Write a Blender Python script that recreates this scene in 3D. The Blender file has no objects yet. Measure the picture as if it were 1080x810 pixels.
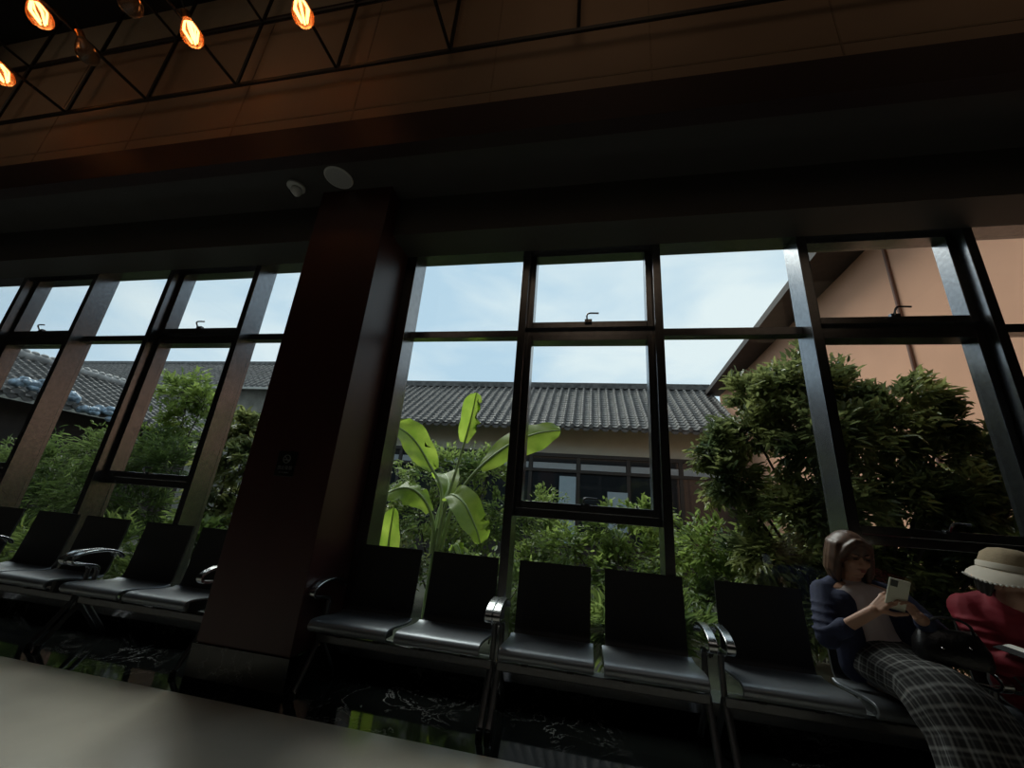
import bpy, math, random
import numpy as np
from mathutils import Vector, Matrix

S = bpy.context.scene
COL = S.collection
PI = math.pi

# ------------------------------------------------------------------ camera
CAM = (0.0, 0.0, 1.15)
RX = Vector((0.9804019, 0.18171506, 0.0761035))      # image right
RY = Vector((0.01381714, 0.3219226, -0.94666516))    # image down
RF = Vector((-0.19652276, 0.92916386, 0.31310275))   # forward
cd = bpy.data.cameras.new('camera')
cam = bpy.data.objects.new('camera', cd)
COL.objects.link(cam)
m = Matrix((RX, -RY, -RF)).transposed().to_4x4()
m.translation = CAM
cam.matrix_world = m
cd.sensor_width = 36.0
cd.lens = 415.0 / 1080.0 * 36.0
cd.clip_start = 0.02
cd.clip_end = 300
S.camera = cam

# ------------------------------------------------------------------ exposure
S.view_settings.view_transform = 'Standard'
S.view_settings.look = 'None'
S.view_settings.exposure = 0.0
S.view_settings.gamma = 1.0
S.view_settings.use_curve_mapping = False
S.cycles.max_bounces = 10
S.cycles.transparent_max_bounces = 24
S.cycles.sample_clamp_indirect = 4.0

# ------------------------------------------------------------------ world: bright thin cloud
SKY_STRENGTH = 1.02
W = bpy.data.worlds.new('sky')
S.world = W
W.use_nodes = True
nt = W.node_tree
nt.nodes.clear()
tc = nt.nodes.new('ShaderNodeTexCoord')
mp = nt.nodes.new('ShaderNodeMapping')
mp.inputs['Scale'].default_value = (1.0, 1.0, 2.6)
mp.inputs['Location'].default_value = (0.35, 0.1, 0.2)
nz = nt.nodes.new('ShaderNodeTexNoise')
nz.inputs['Scale'].default_value = 2.6
nz.inputs['Detail'].default_value = 7
nz.inputs['Roughness'].default_value = 0.5
nz.inputs['Distortion'].default_value = 0.35
cr = nt.nodes.new('ShaderNodeValToRGB')
cr.color_ramp.elements[0].position = 0.36
cr.color_ramp.elements[0].color = (0.57, 0.745, 0.90, 1)
cr.color_ramp.elements[1].position = 0.64
cr.color_ramp.elements[1].color = (0.90, 0.97, 1.0, 1)
bg = nt.nodes.new('ShaderNodeBackground')
bg.inputs['Strength'].default_value = SKY_STRENGTH
out = nt.nodes.new('ShaderNodeOutputWorld')
L = nt.links.new
L(tc.outputs['Generated'], mp.inputs['Vector'])
L(mp.outputs['Vector'], nz.inputs['Vector'])
L(nz.outputs['Fac'], cr.inputs['Fac'])
L(cr.outputs['Color'], bg.inputs['Color'])
L(bg.outputs['Background'], out.inputs['Surface'])

# veiled sun beyond the courtyard roofs
SUN_DIR = Vector((-0.62, 0.72, 1.10))
sd = bpy.data.lights.new('sun', 'SUN')
sd.energy = 3.0
sd.angle = math.radians(40)
sd.color = (1.0, 0.95, 0.86)
so = bpy.data.objects.new('sun', sd)
COL.objects.link(so)
so.rotation_euler = SUN_DIR.to_track_quat('Z', 'Y').to_euler()

# unseen warm spots, added high up to brighten floor, people and fascia
def add_fill_spot(x, y, z, e, c=(1.0, 0.78, 0.55), ang=120, blend=0.9, r=1.4):
    d = bpy.data.lights.new('fill_spot', 'SPOT')
    d.energy = e; d.color = c; d.spot_size = math.radians(ang); d.spot_blend = blend
    d.shadow_soft_size = r
    o = bpy.data.objects.new('fill_spot', d)
    o.location = (x, y, z)
    COL.objects.link(o)
    return o
add_fill_spot(-3.0, -1.2, 5.9, 40, c=(1.0, .90, .76), ang=100)
add_fill_spot(-0.6, -1.6, 5.9, 25, c=(1.0, .90, .76), ang=100)
add_fill_spot(1.2, -0.6, 5.9, 55, c=(1.0, .90, .80), ang=90)  # added fill for the people at right
for hx in (-6.0, -3.0, 0.0, 3.0):  # more added spots, turned sideways to brighten the tan fascia
    l_ = add_fill_spot(hx, 0.0, 5.5, 26, c=(1.0, .72, .48), ang=85)
    l_.rotation_euler = (math.radians(82), 0, 0)

# ------------------------------------------------------------------ material helpers
def mat(name, col, rough=0.5, metal=0.0, spec=0.5, noise=0.0, nscale=8.0, bump=0.0, bscale=40.0, coat=0.0,
        stretch=None, emit=None, estr=0.0, trans=0.0):
    M_ = bpy.data.materials.new(name)
    M_.use_nodes = True
    t = M_.node_tree
    b = t.nodes['Principled BSDF']
    b.inputs['Base Color'].default_value = (*col, 1)
    b.inputs['Roughness'].default_value = rough
    b.inputs['Metallic'].default_value = metal
    b.inputs['Specular IOR Level'].default_value = spec
    b.inputs['Coat Weight'].default_value = coat
    b.inputs['Coat Roughness'].default_value = 0.1
    c_ = t.nodes.new('ShaderNodeTexCoord')
    mp_ = t.nodes.new('ShaderNodeMapping')
    if stretch: mp_.inputs['Scale'].default_value = stretch
    t.links.new(c_.outputs['Object'], mp_.inputs['Vector'])
    if noise:
        n = t.nodes.new('ShaderNodeTexNoise')
        n.inputs['Scale'].default_value = nscale
        n.inputs['Detail'].default_value = 5
        r = t.nodes.new('ShaderNodeValToRGB')
        r.color_ramp.elements[0].position = 0.3
        r.color_ramp.elements[1].position = 0.7
        r.color_ramp.elements[0].color = (*[max(0, v * (1 - noise)) for v in col], 1)
        r.color_ramp.elements[1].color = (*[min(1, v * (1 + noise)) for v in col], 1)
        t.links.new(mp_.outputs['Vector'], n.inputs['Vector'])
        t.links.new(n.outputs['Fac'], r.inputs['Fac'])
        t.links.new(r.outputs['Color'], b.inputs['Base Color'])
    if bump:
        n2 = t.nodes.new('ShaderNodeTexNoise')
        n2.inputs['Scale'].default_value = bscale
        n2.inputs['Detail'].default_value = 4
        bp = t.nodes.new('ShaderNodeBump')
        bp.inputs['Strength'].default_value = bump
        bp.inputs['Distance'].default_value = 0.01
        t.links.new(mp_.outputs['Vector'], n2.inputs['Vector'])
        t.links.new(n2.outputs['Fac'], bp.inputs['Height'])
        t.links.new(bp.outputs['Normal'], b.inputs['Normal'])
    if emit:
        b.inputs['Emission Color'].default_value = (*emit, 1)
        b.inputs['Emission Strength'].default_value = estr
    if trans:
        b.inputs['Transmission Weight'].default_value = trans
    return M_

def leaf_mat(name, dark, light, nscale=3.0, tr=0.4, rough=0.4, trcol=None):
    M_ = bpy.data.materials.new(name)
    M_.use_nodes = True
    t = M_.node_tree
    b = t.nodes['Principled BSDF']
    o = t.nodes['Material Output']
    c_ = t.nodes.new('ShaderNodeTexCoord')
    n = t.nodes.new('ShaderNodeTexNoise')
    n.inputs['Scale'].default_value = nscale
    n.inputs['Detail'].default_value = 6
    r = t.nodes.new('ShaderNodeValToRGB')
    r.color_ramp.elements[0].position = 0.35
    r.color_ramp.elements[1].position = 0.68
    r.color_ramp.elements[0].color = (*dark, 1)
    r.color_ramp.elements[1].color = (*light, 1)
    t.links.new(c_.outputs['Object'], n.inputs['Vector'])
    t.links.new(n.outputs['Fac'], r.inputs['Fac'])
    t.links.new(r.outputs['Color'], b.inputs['Base Color'])
    b.inputs['Roughness'].default_value = rough
    tl = t.nodes.new('ShaderNodeBsdfTranslucent')
    if trcol:
        tl.inputs['Color'].default_value = (*trcol, 1)
    else:
        hs = t.nodes.new('ShaderNodeHueSaturation')
        hs.inputs['Value'].default_value = 1.6
        t.links.new(r.outputs['Color'], hs.inputs['Color'])
        t.links.new(hs.outputs['Color'], tl.inputs['Color'])
    mx = t.nodes.new('ShaderNodeMixShader')
    mx.inputs['Fac'].default_value = tr
    t.links.new(b.outputs['BSDF'], mx.inputs[1])
    t.links.new(tl.outputs['BSDF'], mx.inputs[2])
    t.links.new(mx.outputs['Shader'], o.inputs['Surface'])
    return M_

def glass_mat(name, tint=(0.93, 0.97, 0.97), refl=1.0):
    M_ = bpy.data.materials.new(name)
    M_.use_nodes = True
    t = M_.node_tree
    t.nodes.clear()
    o = t.nodes.new('ShaderNodeOutputMaterial')
    tr = t.nodes.new('ShaderNodeBsdfTransparent')
    tr.inputs['Color'].default_value = (*tint, 1)
    gl = t.nodes.new('ShaderNodeBsdfGlossy')
    gl.inputs['Roughness'].default_value = 0.0
    fr = t.nodes.new('ShaderNodeLayerWeight')
    fr.inputs['Blend'].default_value = 0.5
    pw = t.nodes.new('ShaderNodeMath'); pw.operation = 'POWER'; pw.inputs[1].default_value = 5.0
    mu = t.nodes.new('ShaderNodeMath'); mu.operation = 'MULTIPLY_ADD'
    mu.inputs[1].default_value = 0.9 * refl; mu.inputs[2].default_value = 0.035 * refl
    mx = t.nodes.new('ShaderNodeMixShader')
    t.links.new(fr.outputs['Facing'], pw.inputs[0]); t.links.new(pw.outputs[0], mu.inputs[0])
    t.links.new(mu.outputs[0], mx.inputs['Fac'])
    t.links.new(tr.outputs['BSDF'], mx.inputs[1])
    t.links.new(gl.outputs['BSDF'], mx.inputs[2])
    t.links.new(mx.outputs['Shader'], o.inputs['Surface'])
    return M_

def marble_mat():
    M_ = bpy.data.materials.new('black_marble')
    M_.use_nodes = True
    t = M_.node_tree
    b = t.nodes['Principled BSDF']
    b.inputs['Roughness'].default_value = 0.06
    c_ = t.nodes.new('ShaderNodeTexCoord')
    n = t.nodes.new('ShaderNodeTexNoise')
    n.inputs['Scale'].default_value = 3.6
    n.inputs['Detail'].default_value = 9
    n.inputs['Roughness'].default_value = 0.62
    n.inputs['Distortion'].default_value = 1.1
    t.links.new(c_.outputs['Object'], n.inputs['Vector'])
    a = t.nodes.new('ShaderNodeMath'); a.operation = 'SUBTRACT'; a.inputs[1].default_value = 0.5
    ab = t.nodes.new('ShaderNodeMath'); ab.operation = 'ABSOLUTE'
    t.links.new(n.outputs['Fac'], a.inputs[0]); t.links.new(a.outputs[0], ab.inputs[0])
    r = t.nodes.new('ShaderNodeValToRGB')
    e = r.color_ramp.elements
    e[0].position = 0.0; e[0].color = (1, 1, 1, 1)
    e[1].position = 0.006; e[1].color = (0, 0, 0, 1)
    t.links.new(ab.outputs[0], r.inputs['Fac'])
    n2 = t.nodes.new('ShaderNodeTexNoise'); n2.inputs['Scale'].default_value = 1.3
    r2 = t.nodes.new('ShaderNodeValToRGB')
    r2.color_ramp.elements[0].position = 0.47; r2.color_ramp.elements[0].color = (0, 0, 0, 1)
    r2.color_ramp.elements[1].position = 0.62; r2.color_ramp.elements[1].color = (1, 1, 1, 1)
    t.links.new(c_.outputs['Object'], n2.inputs['Vector']); t.links.new(n2.outputs['Fac'], r2.inputs['Fac'])
    mu = t.nodes.new('ShaderNodeMath'); mu.operation = 'MULTIPLY'
    t.links.new(r.outputs['Color'], mu.inputs[0]); t.links.new(r2.outputs['Color'], mu.inputs[1])
    mx = t.nodes.new('ShaderNodeMix'); mx.data_type = 'RGBA'
    mx.inputs[6].default_value = (0.006, 0.007, 0.0065, 1)
    mx.inputs[7].default_value = (0.34, 0.34, 0.33, 1)
    t.links.new(mu.outputs[0], mx.inputs[0])
    t.links.new(mx.outputs[2], b.inputs['Base Color'])
    return M_

M = dict(
    frame=mat('dark_bronze_aluminium', (0.215, 0.22, 0.235), 0.24, 0.92, 0.5, noise=.15, nscale=30),
    glass=glass_mat('window_glass'),
    farglass=mat('courtyard_window_glass', (0.02, 0.025, 0.03), 0.05, 0, 0.8),
    marble=marble_mat(),
    floor=mat('polished_beige_stone', (0.50, 0.47, 0.40), 0.22, noise=.07, nscale=2.5),
    red=mat('dark_red_wall_panel', (0.048, 0.014, 0.014), 0.42, noise=.12, nscale=3, stretch=(1, 1, .3)),
    redband=mat('dark_red_band', (0.022, 0.006, 0.006), 0.6, noise=.1),
    tan=mat('tan_panel', (0.25, 0.165, 0.108), 0.6, noise=.08, nscale=1.5),
    beige=mat('grey_beige_plaster', (0.30, 0.25, 0.19), 0.7, noise=.05),
    soffit=mat('charcoal_soffit', (0.05, 0.045, 0.042), 0.6, noise=.1, nscale=2),
    dark=mat('black_ceiling', (0.006, 0.006, 0.006), 0.8, noise=.1),
    hallwall=mat('hall_wall', (0.10, 0.085, 0.075), 0.7, noise=.1),
    steel=mat('black_lattice_steel', (0.012, 0.009, 0.008), 0.45, 0.2, noise=.1),
    back=mat('black_perforated_back', (0.042, 0.042, 0.043), 0.5, 0.3, 0.4, noise=.06, nscale=60),
    seat=mat('charcoal_seat_steel', (0.225, 0.245, 0.27), 0.40, 0.6, 0.5, noise=.05, nscale=60),
    alu=mat('brushed_aluminium', (0.55, 0.57, 0.58), 0.24, 1.0, noise=.08, nscale=60, stretch=(1, 1, .1)),
    leg=mat('grey_leg_steel', (0.14, 0.14, 0.145), 0.35, 0.8, noise=.08, nscale=40),
    rubber=mat('black_rubber', (0.01, 0.01, 0.01), 0.6, noise=.1),
    white=mat('white_plastic', (0.62, 0.62, 0.60), 0.4, noise=.03),
    grille=mat('grey_speaker_grille', (0.42, 0.42, 0.42), 0.5, noise=.05, nscale=90),
    black=mat('black_plastic', (0.008, 0.008, 0.008), 0.3, noise=.05),
    amber=mat('amber_bulb_glass', (0.50, 0.22, 0.09), 0.12, noise=.05, trans=0.6),
    clear=mat('smoky_bulb_glass', (0.45, 0.30, 0.2), 0.1, noise=.05, trans=0.75),
    filament=mat('lit_filament', (1, .7, .35), 0.5, emit=(1.0, 0.56, 0.22), estr=16, noise=.02),
    brass=mat('dull_brass', (0.25, 0.13, 0.05), 0.4, 0.9, noise=.1),
    sign=mat('black_sign', (0.006, 0.007, 0.007), 0.35, noise=.05),
    signmark=mat('grey_sign_print', (0.16, 0.17, 0.17), 0.5, noise=.05),
    tile=mat('grey_roof_tile', (0.085, 0.080, 0.076), 0.6, noise=.6, nscale=7, bump=.6, bscale=24),
    plaster=mat('grey_green_render', (0.60, 0.60, 0.51), 0.8, noise=.06, nscale=2),
    orange=mat('terracotta_render', (0.70, 0.37, 0.235), 0.85, noise=.07, nscale=1.2),
    eave=mat('dark_eave_timber', (0.035, 0.026, 0.022), 0.7, noise=.2),
    gframe=mat('courtyard_window_frame', (0.04, 0.036, 0.034), 0.5, noise=.1),
    curtain=mat('pale_blind', (0.42, 0.48, 0.52), 0.7, noise=.05),
    panel=mat('pale_blue_panel', (0.38, 0.50, 0.58), 0.6, noise=.04),
    soil=mat('damp_soil', (0.018, 0.024, 0.010), 0.9, noise=.5, nscale=5),
    bark=mat('brown_bark', (0.045, 0.035, 0.025), 0.8, noise=.4, nscale=14),
    leaf_dark=leaf_mat('glossy_dark_leaf', (0.06, 0.09, 0.04), (0.30, 0.32, 0.11), 2.4, .40, .24),
    leaf_mid=leaf_mat('mid_green_leaf', (0.065, 0.11, 0.03), (0.28, 0.36, 0.10), 2.2, .42, .45),
    leaf_light=leaf_mat('light_green_leaf', (0.08, 0.13, 0.03), (0.27, 0.35, 0.09), 2.0, .45, .45),
    leaf_feather=leaf_mat('feathery_leaf', (0.05, 0.085, 0.02), (0.16, 0.22, 0.07), 2.0, .45, .5),
    banana=leaf_mat('banana_leaf', (0.20, 0.31, 0.035), (0.33, 0.44, 0.065), 6.0, .60, .36),
    midrib=mat('banana_midrib', (0.32, 0.42, 0.16), 0.5, noise=.12),
    stalk=mat('banana_stalk', (0.17, 0.24, 0.08), 0.5, noise=.3, nscale=12),
    mottled=mat('blue_white_mottle', (0.22, 0.30, 0.38), 0.3, noise=.85, nscale=9),
    skin=mat('skin', (0.45, 0.25, 0.17), 0.5, noise=.05),
    skin2=mat('skin_tanned', (0.36, 0.20, 0.14), 0.55, noise=.05),
    hair=mat('brown_hair', (0.09, 0.046, 0.029), 0.4, noise=.5, nscale=40, stretch=(1, 1, .12)),
    hair2=mat('dark_hair', (0.015, 0.012, 0.01), 0.5, noise=.3, nscale=60),
    navy=mat('navy_knit', (0.018, 0.024, 0.062), 0.85, noise=.15, nscale=50, bump=.2, bscale=120),
    tee=mat('pale_pink_grey_top', (0.62, 0.55, 0.55), 0.8, noise=.06),
    coat=mat('red_coat', (0.27, 0.016, 0.032), 0.75, noise=.12, nscale=14, bump=.15, bscale=60),
    darkcloth=mat('black_cloth', (0.008, 0.008, 0.010), 0.85, noise=.2),
    grey=mat('grey_trousers', (0.22, 0.22, 0.22), 0.85, noise=.2, nscale=10),
    straw=mat('straw_felt', (0.40, 0.31, 0.20), 0.85, noise=.1, nscale=30, bump=.2, bscale=140),
    ribbon=mat('cream_ribbon', (0.62, 0.56, 0.47), 0.75, noise=.08),
    phone=mat('cream_phone_case', (0.62, 0.62, 0.50), 0.35, noise=.04),
    leather=mat('black_leather', (0.008, 0.008, 0.009), 0.32, noise=.2, bump=.25, bscale=50),
    paper=mat('white_paper', (0.75, 0.74, 0.70), 0.7, noise=.03),
    eye=mat('eye_dark', (0.015, 0.01, 0.008), 0.2, noise=.05),
    lip=mat('lips', (0.35, 0.10, 0.09), 0.45, noise=.05),
    scarf=mat('white_scarf', (0.55, 0.52, 0.47), 0.85, noise=.06),
)

def plaid_mat():
    M_ = bpy.data.materials.new('black_white_plaid')
    M_.use_nodes = True
    t = M_.node_tree
    b = t.nodes['Principled BSDF']
    b.inputs['Roughness'].default_value = 0.85
    uv = t.nodes.new('ShaderNodeUVMap')
    sp = t.nodes.new('ShaderNodeSeparateXYZ')
    t.links.new(uv.outputs['UV'], sp.inputs[0])
    def stripes(sock, freq, lo):
        a = t.nodes.new('ShaderNodeMath'); a.operation = 'MULTIPLY'; a.inputs[1].default_value = freq
        f = t.nodes.new('ShaderNodeMath'); f.operation = 'FRACT'
        r = t.nodes.new('ShaderNodeValToRGB')
        e = r.color_ramp.elements
        e[0].position = 0.0; e[0].color = (lo, lo, lo, 1)
        e[1].position = 1.0; e[1].color = (lo, lo, lo, 1)
        for p, v in ((.25, lo), (.38, .6), (.44, .6), (.56, lo), (.66, lo), (.76, .22), (.8, .22), (.9, lo)):
            x = e.new(p); x.color = (v, v, v, 1)
        t.links.new(sock, a.inputs[0]); t.links.new(a.outputs[0], f.inputs[0]); t.links.new(f.outputs[0], r.inputs['Fac'])
        return r.outputs['Color']
    s1 = stripes(sp.outputs['X'], 22.0, 0.0)
    s2 = stripes(sp.outputs['Y'], 17.0, 0.0)
    ad = t.nodes.new('ShaderNodeMix'); ad.data_type = 'RGBA'; ad.blend_type = 'ADD'
    ad.inputs[0].default_value = 1.0
    t.links.new(s1, ad.inputs[6]); t.links.new(s2, ad.inputs[7])
    mx = t.nodes.new('ShaderNodeMix'); mx.data_type = 'RGBA'
    mx.inputs[6].default_value = (0.008, 0.008, 0.009, 1)
    mx.inputs[7].default_value = (0.20, 0.205, 0.20, 1)
    t.links.new(ad.outputs[2], mx.inputs[0])
    t.links.new(mx.outputs[2], b.inputs['Base Color'])
    return M_
M['plaid'] = plaid_mat()

# ------------------------------------------------------------------ mesh helpers
class MB:
    def __init__(s): s.v = []; s.f = []
    def add(s, v, f):
        k = len(s.v); s.v += [tuple(p) for p in v]; s.f += [tuple(i + k for i in q) for q in f]; return s
    def box(s, x0, x1, y0, y1, z0, z1):
        v = [(x0, y0, z0), (x1, y0, z0), (x1, y1, z0), (x0, y1, z0), (x0, y0, z1), (x1, y0, z1), (x1, y1, z1), (x0, y1, z1)]
        return s.add(v, [(3, 2, 1, 0), (4, 5, 6, 7), (0, 1, 5, 4), (1, 2, 6, 5), (2, 3, 7, 6), (3, 0, 4, 7)])
    def rings(s, rs, cap=True, closed=True):
        n = len(rs[0]); v = [p for r in rs for p in r]; f = []
        for i in range(len(rs) - 1):
            for j in range(n if closed else n - 1):
                a = i * n + j; b = i * n + (j + 1) % n
                f.append((a, b, b + n, a + n))
        if cap:
            f.append(tuple(range(n - 1, -1, -1))); f.append(tuple((len(rs) - 1) * n + j for j in range(n)))
        return s.add(v, f)
    def tube(s, pts, r, n=8, sx=1.0, cap=True):
        pts = [Vector(p) for p in pts]
        rr = r if isinstance(r, (list, tuple)) else [r] * len(pts)
        up = None; rs = []
        for i, p in enumerate(pts):
            t = (pts[min(i + 1, len(pts) - 1)] - pts[max(i - 1, 0)]).normalized()
            if up is None:
                a = Vector((0, 0, 1)) if abs(t.z) < .9 else Vector((1, 0, 0))
                up = (a - t * a.dot(t)).normalized()
            else:
                up = (up - t * up.dot(t)).normalized()
            sd_ = t.cross(up)
            rs.append([p + (sd_ * math.cos(2 * PI * k / n) * sx + up * math.sin(2 * PI * k / n)) * rr[i] for k in range(n)])
        return s.rings(rs, cap)
    def lathe(s, prof, c=(0, 0, 0), n=20, R=None):
        rs = []
        for r, z in prof:
            ring = []
            for k in range(n):
                p = Vector((r * math.cos(2 * PI * k / n), r * math.sin(2 * PI * k / n), z))
                if R is not None: p = R @ p
                ring.append(p + Vector(c))
            rs.append(ring)
        return s.rings(rs)
    def ball(s, c, r, n=14, m_=10, R=None):
        r = r if isinstance(r, (tuple, list)) else (r, r, r)
        rs = []
        for i in range(1, m_):
            a = PI * i / m_
            ring = []
            for k in range(n):
                p = Vector((r[0] * math.sin(a) * math.cos(2 * PI * k / n), r[1] * math.sin(a) * math.sin(2 * PI * k / n), -r[2] * math.cos(a)))
                if R is not None: p = R @ p
                ring.append(p + Vector(c))
            rs.append(ring)
        return s.rings(rs)
    def caps(s, pts, rr, n=10):          # tapered limb with rounded ends
        pts = [Vector(p) for p in pts]
        s.tube(pts, rr, n)
        for p, r in zip(pts, rr): s.ball(p, r, n, 8)
        return s
    def strip(s, prof, x0, x1, th):      # profile in (y, z), thickened and extruded along x
        P = [Vector((0, a, b)) for a, b in prof]; N = []
        for i in range(len(P)):
            t = (P[min(i + 1, len(P) - 1)] - P[max(i - 1, 0)]).normalized()
            N.append(Vector((0, -t.z, t.y)))
        rs = []
        for p, q in zip(P, N):
            a = p + q * th / 2; b = p - q * th / 2
            rs.append([(x0, a.y, a.z), (x1, a.y, a.z), (x1, b.y, b.z), (x0, b.y, b.z)])
        return s.rings(rs)
    def build(s, name, m_, parent=None, smooth=False, bevel=0.0, sub=0, ang=40):
        me = bpy.data.meshes.new(name)
        me.from_pydata(s.v, [], s.f)
        me.update()
        o = bpy.data.objects.new(name, me)
        COL.objects.link(o)
        me.materials.append(m_)
        if parent: o.parent = parent
        if smooth:
            me.polygons.foreach_set('use_smooth', [True] * len(me.polygons))
            me.update()
            if ang < 180: me.set_sharp_from_angle(angle=math.radians(ang))
        if bevel:
            b = o.modifiers.new('bevel', 'BEVEL'); b.width = bevel; b.segments = 2; b.limit_method = 'ANGLE'
        if sub:
            b = o.modifiers.new('sub', 'SUBSURF'); b.levels = sub; b.render_levels = sub
        return o

def fixnormals(o):
    import bmesh
    b = bmesh.new(); b.from_mesh(o.data); bmesh.ops.recalc_face_normals(b, faces=b.faces); b.to_mesh(o.data); b.free()

def empty(name, loc=(0, 0, 0), rz=0.0):
    o = bpy.data.objects.new(name, None); o.location = loc; o.rotation_euler = (0, 0, rz); o.empty_display_size = .1
    COL.objects.link(o); return o
def tag(o, label, cat, group=None, kind=None):
    o['label'] = label; o['category'] = cat
    if group: o['group'] = group
    if kind: o['kind'] = kind
    return o
def struct(o): o['kind'] = 'structure'; return o
def copy_tree(o, parent=None):
    c = o.copy(); COL.objects.link(c)
    if parent: c.parent = parent
    for ch in list(o.children): copy_tree(ch, c)
    return c
def spline(P, n=6):
    P = [Vector(p) for p in P]; out_ = []
    for i in range(len(P) - 1):
        a = P[max(i - 1, 0)]; b = P[i]; c = P[i + 1]; d = P[min(i + 2, len(P) - 1)]
        for k in range(n):
            t = k / n
            out_.append(0.5 * ((2 * b) + (c - a) * t + (2 * a - 5 * b + 4 * c - d) * t * t + (3 * b - a - 3 * c + d) * t ** 3))
    out_.append(P[-1]); return out_
def blob(name, mb, m_, parent, voxel=0.008, smooth=4):
    """overlapping limbs fused into one continuous skin"""
    o = mb.build(name, m_, parent)
    fixnormals(o)
    r = o.modifiers.new('r', 'REMESH'); r.mode = 'VOXEL'; r.voxel_size = voxel; r.use_smooth_shade = True
    s_ = o.modifiers.new('s', 'SMOOTH'); s_.factor = 0.5; s_.iterations = smooth
    bpy.context.view_layer.update()
    dg = bpy.context.evaluated_depsgraph_get()
    me = bpy.data.meshes.new_from_object(o.evaluated_get(dg))
    o.modifiers.clear()
    old = o.data; o.data = me; bpy.data.meshes.remove(old)
    if not len(me.materials): me.materials.append(m_)
    me.polygons.foreach_set('use_smooth', [True] * len(me.polygons))
    return o

# ------------------------------------------------------------------ SETTING: the hall
YG, YM, YC, YB, YF = 3.15, 2.98, 2.50, 2.66, 2.10   # glass, mullion face, column face, beam face, fascia
XL, XR, YBK = -11.0, 7.0, -7.0
COLX0, COLX1 = -2.455, -1.762
struct(MB().box(XL, XR, YBK, 2.39, -.12, 0).build('floor', M['floor']))
o = MB().box(XL, XR, 2.39, 3.06, -.12, 0).build('floor_border', M['marble']); struct(o)
# column with marble base
o = struct(MB().box(COLX0, COLX1, YC, 3.3, .22, 3.84).build('column', M['red'], bevel=.004))
o = struct(MB().box(COLX0 - .012, COLX1 + .012, YC - .012, 3.3, 0, .225).build('baseboard_column', M['marble'], bevel=.004))
# beam over the windows, soffit, fascia, ceilings
struct(MB().box(XL, COLX0, YB, YM, 3.44, 3.84).build('trim_1', M['soffit']))
struct(MB().box(COLX1, XR, YB, YM, 3.44, 3.84).build('trim_2', M['soffit']))
struct(MB().box(XL, XR, YF + .12, 3.4, 3.84, 3.98).build('ceiling_soffit', M['soffit']))
struct(MB().box(XL, XR, YF, YF + .12, 3.838, 4.16).build('trim_3', M['redband']))
mb = MB(); mb.box(XL, XR, YF, YF + .12, 4.16, 5.72)
fas = struct(mb.build('wall_fascia', M['tan']))
mb = MB()
for k in range(13):
    x = -9.2 + k * 1.2
    if x < XR: mb.box(x - .006, x + .006, YF - .004, YF + .01, 4.165, 5.70)
mb.box(XL, XR, YF - .006, YF + .01, 4.27, 4.285)
struct(mb.build('trim_4', mat('tan_panel_joint', (0.21, 0.137, 0.09), .7, noise=.1)))
struct(MB().box(XL, XR, YF - .03, YF + .02, 5.70, 5.75).build('trim_5', M['redband']))
struct(MB().box(XL, XR, YF, YF + .12, 5.72, 6.32).build('wall_upper', M['beige']))
struct(MB().box(XL, XR, YBK, YF + .12, 6.32, 6.45).build('ceiling', M['dark']))
struct(MB().box(XL, XR, YBK - .2, YBK, -.1, 6.4).build('wall_back', M['hallwall']))
struct(MB().box(XL - .2, XL, YBK, 3.4, -.1, 6.4).build('wall_left', M['hallwall']))
struct(MB().box(XR, XR + .2, YBK, 3.4, -.1, 6.4).build('wall_right', M['hallwall']))
for i, (a, b) in enumerate(((XL, COLX0), (COLX1, XR))):
    struct(MB().box(a, b, 3.05, 3.35, -.12, .13).build('baseboard_window' if i else 'baseboard_left', M['marble']))

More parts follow.
